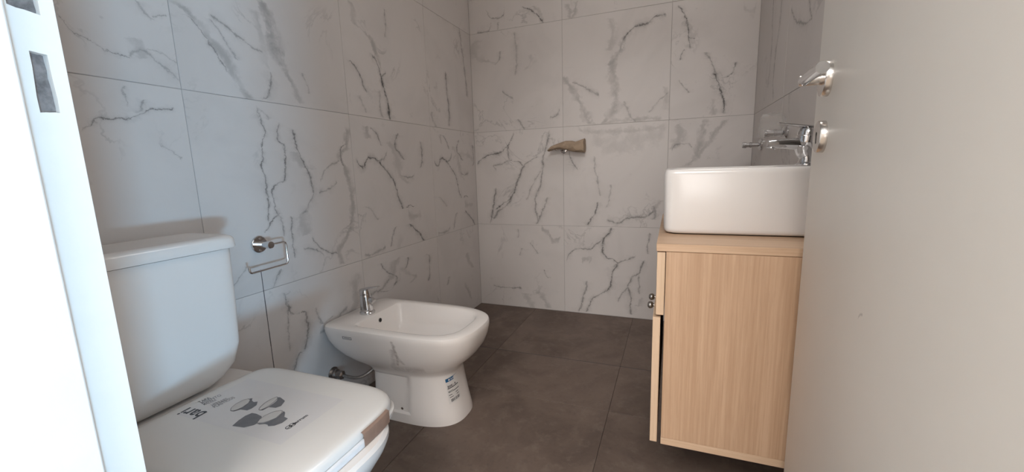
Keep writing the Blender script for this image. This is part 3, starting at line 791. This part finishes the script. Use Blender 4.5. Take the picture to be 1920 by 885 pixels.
# print on the lid: coordinates measured on the lid plane, ZP just proud of it
ZP = LT + .0004
def flat_poly(bm, pts, z=ZP): 
    f = bm.faces.new([bm.verts.new((p[0], p[1], z)) for p in pts])
LID = {
 'white1': [(0.358, -1.957), (0.349, -1.949), (0.344, -1.935), (0.345, -1.92), (0.351, -1.912), (0.36, -1.914), (0.368, -1.924), (0.371, -1.939), (0.368, -1.951), (0.364, -1.956)],
 'grey1': [(0.359, -1.958), (0.368, -1.957), (0.375, -1.947), (0.383, -1.946), (0.392, -1.945), (0.395, -1.937), (0.393, -1.924), (0.382, -1.913), (0.375, -1.917), (0.365, -1.914), (0.358, -1.907), (0.353, -1.91), (0.367, -1.926), (0.371, -1.94), (0.368, -1.951), (0.358, -1.955)],
 'white2': [(0.414, -1.935), (0.408, -1.927), (0.403, -1.912), (0.403, -1.896), (0.406, -1.885), (0.413, -1.888), (0.418, -1.899), (0.422, -1.916), (0.421, -1.928), (0.419, -1.935)],
 'grey2': [(0.416, -1.936), (0.424, -1.934), (0.426, -1.921), (0.443, -1.918), (0.448, -1.909), (0.441, -1.895), (0.438, -1.891), (0.415, -1.884), (0.41, -1.886), (0.42, -1.896), (0.423, -1.907), (0.424, -1.92), (0.421, -1.931)],
 'grey3': [(0.415, -1.993), (0.409, -1.976), (0.407, -1.96), (0.411, -1.948), (0.423, -1.947), (0.442, -1.95), (0.449, -1.955), (0.456, -1.966), (0.455, -1.977), (0.443, -1.989)],
 'white3': [(0.455, -1.97), (0.449, -1.96), (0.447, -1.946), (0.452, -1.93), (0.462, -1.922), (0.468, -1.922), (0.473, -1.929), (0.477, -1.945), (0.472, -1.957), (0.466, -1.966)],
 'grey4': [(0.456, -1.971), (0.464, -1.972), (0.473, -1.967), (0.481, -1.967), (0.486, -1.97), (0.497, -1.965), (0.504, -1.953), (0.503, -1.942), (0.502, -1.938), (0.49, -1.936), (0.478, -1.924), (0.47, -1.921), (0.473, -1.927), (0.478, -1.944), (0.473, -1.958), (0.467, -1.967)],
 'sheet': [(0.262, -2.0035), (0.56, -2.0035), (0.56, -1.846), (0.262, -1.846)],
 'ge': (0.529, -1.959),
}
LIDTXT = {'bari': ((0.316, -1.976), (0.258, -1.978)), 'ferrum': ((0.533, -1.949), (0.534, -1.916)), 'TAPA': ((0.262, -1.959), (0.265, -1.937)), 'ASIENTO': ((0.271, -1.96), (0.279, -1.922)), 'MADERA': ((0.281, -1.962), (0.288, -1.939)), 'HERRAJES': ((0.303, -1.958), (0.308, -1.927)), 'PLASTICOS': ((0.314, -1.961), (0.318, -1.918))}

bm = bmesh.new(); flat_poly(bm, LID['sheet'], LT + .0002)
o = link('printed_sticker', bm, M['light_ink2'] if 'light_ink2' in M else simple('clear_sticker', (.665, .65, .652), .25, var=.02), lid); o['label'] = 'clear rectangular sticker'
for k in ('grey1', 'grey2', 'grey3', 'grey4'):
    bm = bmesh.new(); flat_poly(bm, LID[k]); link('printed_drawing', bm, M['grey_ink'], lid)
for k in ('white1', 'white2', 'white3'):
    bm = bmesh.new(); flat_poly(bm, LID[k], ZP + .0002); link('printed_seat', bm, M['light_ink'], lid)
def outline(bm, pts, w, z):
    n = len(pts)
    for i in range(n):
        a = Vector((*pts[i], 0)); b = Vector((*pts[(i + 1) % n], 0)); d = (b - a)
        if d.length < 1e-5: continue
        p = Vector((-d.y, d.x, 0)).normalized()*w/2
        bm.faces.new([bm.verts.new((q.x, q.y, z)) for q in (a - p, b - p, b + p, a + p)])
for k in ('white1', 'white2', 'white3'):
    bm = bmesh.new(); outline(bm, LID[k], .0012, ZP + .0004); link('printed_line', bm, M['grey_ink'], lid)
bm = bmesh.new()

def lid_text(bm, tx, key=None, bold=.0, fit=True, cap=None):
    (ax_, ay_), (bx_, by_) = LIDTXT[key or tx]; d = Vector((bx_ - ax_, by_ - ay_, 0)); L = d.length; d.normalize(); up = Vector((-d.y, d.x, 0))
    vs, fs = text_polys(tx, bold, 1.04); mx_ = max(v.x for v in vs); k = L/mx_; ky = cap or k
    V = [bm.verts.new(Vector((ax_, ay_, ZP)) + d*v.x*k + up*v.y*ky) for v in vs]
    for f in fs:
        try: bm.faces.new([V[i] for i in f])
        except ValueError: pass
lid_text(bm, 'bari', bold=.02, cap=.040); link('lettering', bm, M['ink'], lid)
bm = bmesh.new(); lid_text(bm, 'ferrum', bold=.03); link('lettering', bm, M['ink'], lid); bm = bmesh.new()
ge = LID['ge']
for dy in (0, .0085):
    ring = [(ge[0] + .0062*math.cos(t*PI/8)*.9, ge[1] + dy + .0056*math.sin(t*PI/8)) for t in range(16)]
    outline(bm, ring, .0017, ZP)
outline(bm, [(ge[0] + .001, ge[1] - .004), (ge[0] + .001, ge[1] + .013)], .0016, ZP)
link('printed_emblem', bm, M['ink'], lid)
for tx in ('TAPA', 'ASIENTO', 'MADERA', 'HERRAJES', 'PLASTICOS'):
    bm = bmesh.new(); lid_text(bm, tx, bold=.01, cap=.016); link('small_lettering', bm, M['grey_ink'], lid)
# brown tape and clear film on the front rim of seat and lid
def rim_strip(ya, yb, zlo, zhi, lift, n=26):
    bm = bmesh.new(); base = [p for p in lring(0, -.0016)]
    fr = sorted([p for p in base if p.x > .45 and p.y > TY - .17], key=lambda p: math.atan2(p.y - TY, p.x - .45))
    def at(a):
        for p, q in zip(fr, fr[1:]):
            pa = math.atan2(p.y - TY, p.x - .45); qa = math.atan2(q.y - TY, q.x - .45)
            if pa <= a <= qa: return p.lerp(q, (a - pa)/(qa - pa + 1e-9))
        return fr[-1]
    rows = []
    for i in range(n + 1):
        a = ya + (yb - ya)*i/n; p = at(a)
        d = Vector((p.x - .45, p.y - TY, 0)).normalized()
        prof = [(0, zlo), (lift, zlo + .001), (lift, zhi - .002), (lift - .0015, zhi), (-.005, zhi + .002)]
        rows.append([Vector((p.x, p.y, z)) + d*e for e, z in prof])
    loft(bm, rows, False, False, False)
    return bm
o = link('paper_tape', rim_strip(.13, .47, .3984, .4270, .0014), M['tape'], toilet, 50); o['label'] = 'brown paper tape patch on the front corner of the lid'
o = link('clear_tape', rim_strip(-.55, .15, .3984, .4114, .0008), M['film'], toilet, 50); o['label'] = 'clear packing film along the seat front edge'


# ================================================================ BIDET
BY = -1.21
bidet = tag(empty('bidet', (.3, BY, 0)), 'white ceramic bidet with blue-topped label on its pedestal', 'bidet')
BR = [(0, .163, .517, .126, 2.7, 9), (.012, .163, .516, .126, 2.7, 9), (.035, .163, .511, .1245, 2.7, 9), (.038, .163, .5105, .124, 2.7, 9), (.08, .163, .502, .120, 2.7, 9), (.13, .163, .494, .116, 2.7, 9), (.172, .163, .487, .1135, 2.7, 9), (.182, .163, .487, .1135, 2.6, 9),
      (.187, .160, .489, .1145, 2.6, 9), (.198, .158, .494, .120, 2.6, 9), (.212, .135, .507, .132, 2.6, 9), (.228, .098, .527, .146, 2.7, 9), (.25, .062, .552, .1585, 2.8, 10), (.28, .030, .574, .1695, 2.9, 11), (.31, .013, .586, .1765, 3.0, 12), (.34, .004, .592, .180, 3.1, 12),
      (.354, .004, .592, .1805, 3.1, 12), (.362, .006, .589, .178, 3.1, 12), (.366, .012, .582, .172, 3.1, 12)]
IN = [(.3665, .122, .548, .147, 3.4, 14), (.365, .128, .540, .140, 3.4, 14), (.361, .131, .536, .136, 3.4, 14), (.30, .139, .522, .124, 3.2, 11), (.262, .158, .50, .106, 3, 8), (.246, .20, .46, .08, 2.6, 5), (.243, .25, .40, .045, 2.2, 3), (.242, .30, .34, .012, 2, 2)]
NB = 128
def bring(z, a, c, w, f, k):
    r = dring(z, a, c, w, f, k, BY, .42 if z < .2 else .5, NB)
    if .036 < z < .18:                         # recessed rear flank of the pedestal
        for p in r:
            if p.x < .338: p.y = BY + (p.y - BY)*(.915 if p.x < .334 else .95)
    return r
bm = bmesh.new()
loft(bm, [bring(*q) for q in BR] + [dring(*q, BY, .5, NB) for q in IN])
for v in bm.verts: v.co -= Vector((.3, BY, 0))
bo = link('basin_body', bm, M['bidet'], None, 38); bo.parent = bidet
def bidet_surf(t, z):
    for q, s in zip(BR, BR[1:]):
        if q[0] <= z <= s[0]:
            k = (z - q[0])/(s[0] - q[0]); a, c, w, f, n = [q[i] + (s[i] - q[i])*k for i in range(1, 6)]
            xm = .42 if z < .2 else .5; xc = a + (c - a)*xm
            cx, sy = sup(t, 1, f if math.cos(t) >= 0 else n)
            return Vector((xc + cx*((c - xc) if cx >= 0 else (xc - a)), BY + sy*w, z))
def bidet_at(y, z, near=True):
    """point of the near front surface at given y"""
    lo, hi = -PI/2, 0.0
    for _ in range(40):
        md = (lo + hi)/2
        if bidet_surf(md, z).y < y: lo = md
        else: hi = md
    p = bidet_surf(md, z); q = bidet_surf(md + .02, z); d = (q - p).normalized()
    return p, d, Vector((d.y, -d.x, 0))
class Wrap:
    """unrolls the pedestal surface: u metres along it from a start point, z up, tilted by slope"""
    def __init__(s, y, z0, z1, slope):
        s.z0, s.z1, s.sl = z0, z1, slope
        lo, hi = -PI/2, 0.0
        for _ in range(40):
            md = (lo + hi)/2
            if bidet_surf(md, (z0 + z1)/2).y < y: lo = md
            else: hi = md
        s.t = [md]; s.u = [0.0]; zc = (z0 + z1)/2; p = bidet_surf(md, zc)
        while s.u[-1] < .12:
            t = s.t[-1] + .004; q = bidet_surf(t, zc); s.u.append(s.u[-1] + (q - p).length); s.t.append(t); p = q
    def __call__(s, u, v, lift=.0006):
        u = max(0, u); i = 0
        while i < len(s.u) - 2 and s.u[i + 1] < u: i += 1
        t = s.t[i] + (s.t[i + 1] - s.t[i])*(u - s.u[i])/(s.u[i + 1] - s.u[i] + 1e-9)
        z = s.z1 - v + s.sl*u
        p = bidet_surf(t, z); q = bidet_surf(t + .01, z); d = (q - p).normalized()
        return p + Vector((d.y, -d.x, 0))*lift
wrp = Wrap(-1.281, .08, .1695, .12)
def wquad(bm, u0, u1, v0, v1, lift=.0007, n=8):
    A = [[bm.verts.new(wrp(u0 + (u1 - u0)*i/n, v, lift)) for i in range(n + 1)] for v in (v0, (v0 + v1)/2, v1)]
    for r0, r1 in zip(A, A[1:]):
        for i in range(n): bm.faces.new((r0[i], r1[i], r1[i + 1], r0[i + 1]))
bm = bmesh.new(); wquad(bm, -.001, .058, -.002, .094, .0003, 14)
lab = link('paper_label', bm, M['label_paper'], bidet, 60); lab['label'] = 'small shipping label with blue header on the pedestal'
bm = bmesh.new(); wquad(bm, 0, .056, 0, .0125, .0006); o = link('label_header', bm, M['label_blue'], lab, 60)
bm = bmesh.new(); put_text(bm, 'ferrum', lambda u, v: wrp(.021 + u, .0095 - v, .0009), .0095, .01, 1.05)
for t in range(12):
    a, b2 = t*PI/6, (t + 1)*PI/6
    bm.faces.new([bm.verts.new(wrp(.0145 + r*math.cos(q), .0065 - r*math.sin(q), .0009)) for r, q in ((.0038, a), (.0038, b2), (.0012, b2), (.0012, a))])
o = link('header_lettering', bm, M['label_paper'], lab)
bm = bmesh.new()
put_text(bm, 'BARI - B', lambda u, v: wrp(.004 + u, .0335 - v, .0007), .0105, .03, 1.0)
wquad(bm, .003, .053, .0355, .0385)
wquad(bm, .024, .054, .0505, .0530)
put_text(bm, 'BIDET', lambda u, v: wrp(.004 + u, .0525 - v, .0007), .0078, .03, 1.0)
for (u0, u1, v0) in ((.004, .018, .061), (.034, .047, .061), (.006, .022, .0695), (.037, .049, .0695)):
    wquad(bm, u0, u1, v0, v0 + .0022, .0007, 4)
x = .010
rb = random.Random(5)
while x < .050:
    w = rb.choice((.0008, .0012, .0022)); wquad(bm, x, x + w, .078, .0885, .0007, 2); x += w + rb.choice((.0008, .0012, .0016))
o = link('label_lettering', bm, M['ink'], lab)
def flank(x, z, lift=.0004):
    for q, s in zip(BR, BR[1:]):
        if q[0] <= z <= s[0]:
            k = (z - q[0])/(s[0] - q[0]); a, c, w, f, n = [q[i] + (s[i] - q[i])*k for i in range(1, 6)]
            xc = (a + c)/2; e = f if x >= xc else n; d = abs(x - xc)/((c - a)/2)
            return Vector((x, BY - w*(1 - d**e)**(1/e) - lift, z))
bm = bmesh.new()
for (x0, x1, z0, z1) in ((.112, .154, .3355, .3375), (.112, .154, .3275, .3295), (.112, .1145, .3275, .3375), (.1515, .154, .3275, .3375), (.119, .147, .3318, .3333)):
    bm.faces.new([bm.verts.new(flank(x, z)) for x, z in ((x0, z0), (x1, z0), (x1, z1), (x0, z1))])
o = link('maker_badge', bm, M['grey_ink'], bidet); o['label'] = 'small grey rectangular badge on the near flank'

bm = bmesh.new(); lathe(bm, [(.0075, 0), (.0075, .003), (.006, .0042), (.003, .0046)], (.300, BY - .1085, .046), (0, -1, .05), 18)
o = link('screw_cap', bm, M['satin'], bidet, 35); o['label'] = 'small round metal screw on pedestal flank'
# overflow hole in the inner back wall
bm = bmesh.new(); lathe(bm, [(.0105, 0), (.0105, .0012), (.0082, .0014), (.0081, .0)], (.1345, BY + .003, .335), (1, 0, .12), 20)
o = link('overflow_ring', bm, M['ceramic'], bidet, 35)
bm = bmesh.new(); lathe(bm, [(.0083, 0), (.0083, .0008)], (.1358, BY + .003, .335), (1, 0, .12), 18)
link('overflow_hole', bm, M['black'], bidet)

# bidet mixer tap
tap = tag(empty('bidet_tap', (.088, -1.222, .366)), 'small chrome mixer tap on the rear deck of the bidet', 'tap')
tx, ty, tz = .088, -1.222, .366
bm = bmesh.new(); lathe(bm, [(.030, 0), (.030, .006), (.0265, .010), (.026, .013)], (tx, ty, tz), (0, 0, 1), 32); link('base_ring', bm, M['chrome'], tap, 35)
bm = bmesh.new(); lathe(bm, [(.0255, .012), (.0240, .035), (.0215, .070), (.0208, .076), (.0206, .0765), (.0206, .078)], (tx, ty, tz), (-.05, 0, 1), 32)
bd = link('tap_body', bm, M['chrome'], tap, 35)
bm = bmesh.new(); tube(bm, bez([(tx + .008, ty, tz + .054), (tx + .024, ty, tz + .057), (tx + .036, ty, tz + .050)], 5), .0115, 16, None); link('spout', bm, M['chrome'], tap, 40)
bm = bmesh.new()
lathe(bm, [(.0208, .0785), (.0208, .089), (.0185, .0965), (.010, .101), (.002, .102)], (tx, ty, tz), (-.05, 0, 1), 32)
rings = []
for k in range(11):
    f = k/10; x = tx - .018 + .084*f; z = tz + .095 + .026*f - .006*f*f; w = .0165*(1 - .5*f); h = .0062*(1 - .62*f)
    rings.append([Vector((x, ty + sup(2*PI*i/14, 1, 3)[0]*w, z + sup(2*PI*i/14, 1, 3)[1]*h)) for i in range(14)])
loft(bm, rings); link('lever', bm, M['chrome'], tap, 40)

# water supply: wall valve and hose behind the bidet
wv = tag(empty('water_valve', (0, -1.343, .15)), 'old metal water outlet with grey hose behind the bidet', 'valve')
bm = bmesh.new(); lathe(bm, [(.026, .001), (.026, .003), (.021, .010), (.020, .012)], (0, -1.343, .15), (1, 0, 0), 28); link('wall_flange', bm, M['old_brass'], wv, 35)
bm = bmesh.new(); lathe(bm, [(.0195, .011), (.0195, .018), (.015, .021), (.014, .030)], (0, -1.343, .15), (1, 0, 0), 24); link('valve_body', bm, M['old_brass'], wv, 35)
bm = bmesh.new(); lathe(bm, [(.0165, .030), (.0175, .033), (.0175, .046), (.012, .050), (.009, .051)], (0, -1.343, .15), (1, 0, 0), 6); link('hose_nut', bm, M['old_brass'], wv, 20)
bm = bmesh.new(); tube(bm, bez([(.048, -1.343, .15), (.075, -1.342, .147), (.105, -1.335, .145), (.13, -1.32, .15), (.15, -1.295, .165), (.156, -1.27, .18)], 6), .0062, 10); link('hose', bm, M['hose'], wv, 60)

# ================================================================ PAPER HOLDER
ph = tag(empty('toilet_paper_holder', (0, -1.581, .711)), 'empty chrome toilet paper holder on the left marble wall', 'paper holder')
hy, hz = -1.581, .711
bm = bmesh.new(); lathe(bm, [(.0255, .0012), (.0262, .003), (.0262, .007), (.0245, .0085), (.010, .0088)], (0, hy, hz), (1, 0, 0), 40)
pl = link('wall_plate', bm, M['chrome'], ph, 35)
for s in (-1, 1):
    bm = bmesh.new(); lathe(bm, [(.0032, 0), (.0030, .0012), (.001, .0016)], (.0088, hy + s*.002, hz + s*.0185), (1, 0, 0), 12)
    link('screw_head', bm, M['satin'], ph, 35)
bm = bmesh.new(); lathe(bm, [(.0095, .006), (.0095, .040), (.0112, .041), (.0112, .057), (.010, .0585), (.002, .059)], (0, hy, hz), (1, 0, 0), 28); link('post', bm, M['chrome'], ph, 35)
bm = bmesh.new()
PX = .050
tube(bm, rounded_path([(PX, hy, hz), (PX, hy + .058, hz + .001), (PX, hy + .058, hz - .072), (PX, hy - .075, hz - .0745), (PX, hy - .075, hz - .056)], .011, 6), .0032, 12)
link('paper_rod', bm, M['chrome'], ph, 50)

# ================================================================ VANITY
VY0, VY1, VX = -1.500, -.900, 1.212
van = tag(empty('vanity_cabinet', (1.4, -1.2, .24)), 'wall-hung pale oak vanity cabinet under the white basin', 'cabinet')
def vbox(n, mat, d, bev=.0008, lab=None, par=van):
    o = box(n, M[mat], d, par, bev, 1)
    if lab: o['label'] = lab
    return o
vbox('side_panel', 'oak_v', (VX, RW - .002, VY0, VY0 + .018, .2585, .7255))
vbox('side_panel', 'oak_v', (VX, RW - .002, VY1 - .018, VY1, .2585, .7255))
vbox('bottom_panel', 'oak_lip', (VX, RW - .002, VY0, VY1, .240, .2580), lab='bottom board with lighter edge band')
vbox('back_panel', 'oak_v', (RW - .012, RW - .002, VY0 + .018, VY1 - .018, .258, .7255))
vbox('countertop', 'oak_x', (1.1905, RW - .002, VY0 - .001, VY1 + .001, .7262, .7440), .0012)
vbox('drawer_front', 'oak_edge', (1.1925, 1.2105, VY0, VY1, .5735, .7240))
# two doors; the near one hangs slightly ajar
ym = (VY0 + VY1)/2
for k, (ya, yb) in enumerate(((VY0, ym - .0015), (ym + .0015, VY1))):
    bm = bmesh.new(); add_box(bm, 1.1865, 1.2035, ya, yb, .243, .5675, .0008, 1)
    dr = link('door', bm, M['oak_edge'], van, 40)
    ky = ym - .040 if k == 0 else ym + .040
    bm = bmesh.new(); lathe(bm, [(.0042, 0), (.0042, .008), (.0085, .0105), (.0108, .0150), (.0104, .020), (.0068, .0240), (.001, .0252)], (1.1865, ky, .5095), (-1, 0, 0), 20)
    kn = link('knob', bm, M['knob'], dr, 50)

# ================================================================ BASIN
bas = tag(empty('wash_basin', (1.39, -1.2, .744)), 'white rectangular vessel basin on the oak countertop', 'basin')
BX0, BX1, BYC, BHW = 1.199, 1.592, -1.2, .168
bm = bmesh.new()
def sring(z, ins, n=14, N=96, dx0=0.0):
    x0, x1, hw = BX0 + ins + dx0, BX1 - ins, BHW - ins
    return [Vector(((x0 + x1)/2 + sup(2*PI*i/N, 1, n)[0]*(x1 - x0)/2, BYC + sup(2*PI*i/N, 1, n)[1]*hw, z)) for i in range(N)]
O = [(.7462, .014), (.748, .008), (.752, .004), (.760, .0025), (.83, .0010), (.895, 0), (.903, .0012), (.9075, .004), (.909, .008)]
loft(bm, [sring(z, i) for z, i in O] + [[Vector((x + (1.5 - x)*0, y, .909)) for x, y, _ in [tuple(p) for p in sring(0, .013)]]] +
     [[Vector((min(p.x, 1.495), p.y, z)) for p in sring(z, i, 8)] for z, i in ((.906, .020), (.88, .026), (.80, .036), (.772, .055), (.765, .08))])
link('basin_shell', bm, M['ceramic'], bas, 40)
# thin black layer standing in for the shaded gap under the basin
bm = bmesh.new(); loft(bm, [sring(.7441, .016), sring(.7465, .016)]); link('gap_shade', bm, M['black'], bas)

# basin mixer tap
bt = tag(empty('basin_tap', (1.540, -1.2, .909)), 'chrome single-lever mixer tap on the white vessel basin', 'tap')
fx, fy, fz = 1.543, -1.2, .909
bm = bmesh.new(); lathe(bm, [(.0265, 0), (.0265, .004), (.022, .007), (.0205, .009)], (fx, fy, fz), (0, 0, 1), 32); link('base_ring', bm, M['chrome'], bt, 35)
bm = bmesh.new()
tube(bm, bez([(fx, fy, fz + .008), (fx - .001, fy, fz + .022), (fx - .008, fy, fz + .036), (fx - .010, fy, fz + .05)], 5), 0, 24, [.0205, .020, .0195, .019, .0185, .0182, .018, .018, .0185, .019, .0195, .020, .021, .022, .023, .0235])
lathe(bm, [(.018, .042), (.0245, .052), (.0262, .062), (.0262, .0735), (.0252, .0745)], (fx - .008, fy, fz), (.08, 0, 1), 32)
link('tap_body', bm, M['chrome'], bt, 40)
bm = bmesh.new()
rings = []
for k in range(13):
    f = k/12; x = fx - .002 - .088*f; z = fz + .052 + .013*f - .008*f*f; w = .019*(1 - .30*f); h = .0175*(1 - .42*f)
    rings.append([Vector((x, fy + sup(2*PI*i/20, 1, 2.4)[0]*w, z + sup(2*PI*i/20, 1, 2.4)[1]*h)) for i in range(20)])
loft(bm, rings); sp = link('spout', bm, M['chrome'], bt, 50)
bm = bmesh.new(); lathe(bm, [(.0095, 0), (.0112, .002), (.0112, .012), (.0095, .0135), (.004, .0135)], (fx - .080, fy, fz + .058), (-.25, 0, -1), 24); link('aerator', bm, M['chrome'], bt, 35)
bm = bmesh.new()
lathe(bm, [(.0255, .0755), (.0255, .083), (.0225, .0915), (.014, .096), (.003, .097)], (fx - .008, fy, fz), (.08, 0, 1), 32)
rings = []
for k in range(11):
    f = k/10; x = fx + .014 - .084*f; z = fz + .0935 + .016*f; w = .0155*(1 - .4*f); h = .0048*(1 - .55*f)
    rings.append([Vector((x, fy + sup(2*PI*i/14, 1, 3)[0]*w, z + sup(2*PI*i/14, 1, 3)[1]*h)) for i in range(14)])
loft(bm, rings); link('lever', bm, M['chrome'], bt, 40)

# ================================================================ SHOWER TAPS on the right wall
def shower_tap(y, z, L, label):
    t = tag(empty('shower_tap', (RW, y, z)), label, 'tap', 'chrome shower taps on the right wall')
    bm = bmesh.new(); lathe(bm, [(.027, .001), (.027, .004), (.020, .012), (.012, .014)], (RW, y, z), (-1, 0, 0), 32); link('wall_flange', bm, M['chrome'], t, 35)
    bm = bmesh.new(); lathe(bm, [(.0095, .012), (.0095, L - .038)], (RW, y, z), (-1, 0, 0), 24); link('stem', bm, M['chrome'], t, 35)
    bm = bmesh.new(); lathe(bm, [(.0115, L - .04), (.0125, L - .036), (.0125, L - .030), (.0105, L - .029), (.0105, L - .018), (.0145, L - .017), (.0145, L - .006), (.0135, L - .005), (.0135, L - .001), (.012, L), (.003, L)], (RW, y, z), (-1, 0, 0), 24); link('handle', bm, M['chrome'], t, 30)
    return t
shower_tap(-.70, 1.0215, .072, 'chrome shower tap stem partly under the clear plastic bag')
shower_tap(-.245, .9965, .080, 'chrome stepped shower tap nearest the back corner of the shower')

# clear plastic bag hung over the nearer shower tap
bm = bmesh.new(); rings = []
NR = 28
for k in range(15):
    f = k/14; z = 1.006 + .083*f
    rx = .050*(1 - .16*f*f)*(.86 + .14*math.sin(f*PI)); ry = .030*(1 - .3*f)
    ring = []
    for i in range(NR):
        t = 2*PI*i/NR
        w = 1 + .16*noise.noise(Vector((math.cos(t)*1.6, math.sin(t)*1.6, f*3.0))) + .05*math.sin(5*t + 3*f)
        ring.append(Vector((1.552 + math.cos(t)*rx*w*.92, -.70 + math.sin(t)*ry*w, z + .004*math.sin(3*t))))
    rings.append(ring)
loft(bm, rings, False, True)
tag(link('plastic_bag', bm, M['film_clear'], None, 75), 'crumpled clear plastic bag over the shower tap behind the basin tap', 'bag')

# ================================================================ SOAP DISH on the back wall with its brown wrapping
sdz = 1.014
sdh = tag(empty('soap_dish', (.60, 0, sdz)), 'small chrome soap dish on the back marble wall', 'soap dish')
bm = bmesh.new(); lathe(bm, [(.022, .001), (.022, .005), (.018, .007), (.011, .008), (.010, .03)], (.600, 0, sdz + .010), (0, -1, 0), 28); link('wall_plate', bm, M['chrome'], sdh, 35)
bm = bmesh.new(); lathe(bm, [(.004, -.016), (.014, -.014), (.019, -.006), (.021, 0), (.034, .004), (.036, .008), (.033, .008), (.028, .005), (.004, .003)], (.600, -.042, sdz + .012), (0, 0, 1), 32); link('dish', bm, M['chrome'], sdh, 35)
bm = bmesh.new(); lathe(bm, [(.006, 0), (.008, .003), (.008, .010), (.004, .012)], (.566, -.03, sdz + .011), (-1, 0, .2), 16); link('side_pin', bm, M['chrome'], sdh, 35)
WS = [(0.52, 1.023, 1.016), (0.543, 1.047, 1.024), (0.583, 1.06, 1.025), (0.628, 1.073, 1.019), (0.666, 1.071, 1.008), (0.685, 1.065, 1.005), (0.711, 1.073, 1.003), (0.736, 1.081, 1.0)]
bm = bmesh.new(); rings = []; NR = 20
for i in range(len(WS) - 1):
    for k in range(4):
        f = k/4; x = WS[i][0] + (WS[i + 1][0] - WS[i][0])*f; zt = WS[i][1] + (WS[i + 1][1] - WS[i][1])*f; zb_ = WS[i][2] + (WS[i + 1][2] - WS[i][2])*f
        rings.append((x, zt, zb_))
rings.append(WS[-1])
RR = []
for x, zt, zb_ in rings:
    ring = []; zm = (zt + zb_)/2; h = (zt - zb_)/2
    for i in range(NR):
        t = 2*PI*i/NR; c, s = sup(t, 1, 2.6)
        w = .0045*noise.noise(Vector((x*38, 2.2*math.cos(t), 2.2*math.sin(t))))
        ring.append(Vector((x + .5*w, -.050 + c*.040*(1 + .25*noise.noise(Vector((x*25, 5, 1)))) + w, zm + s*h + (w if abs(s) < .8 else w*.3))))
    RR.append(ring)
loft(bm, RR)
tag(link('wrapping_paper', bm, M['kraft'], None, 20), 'crumpled brown paper wrapped over the chrome soap dish', 'paper')
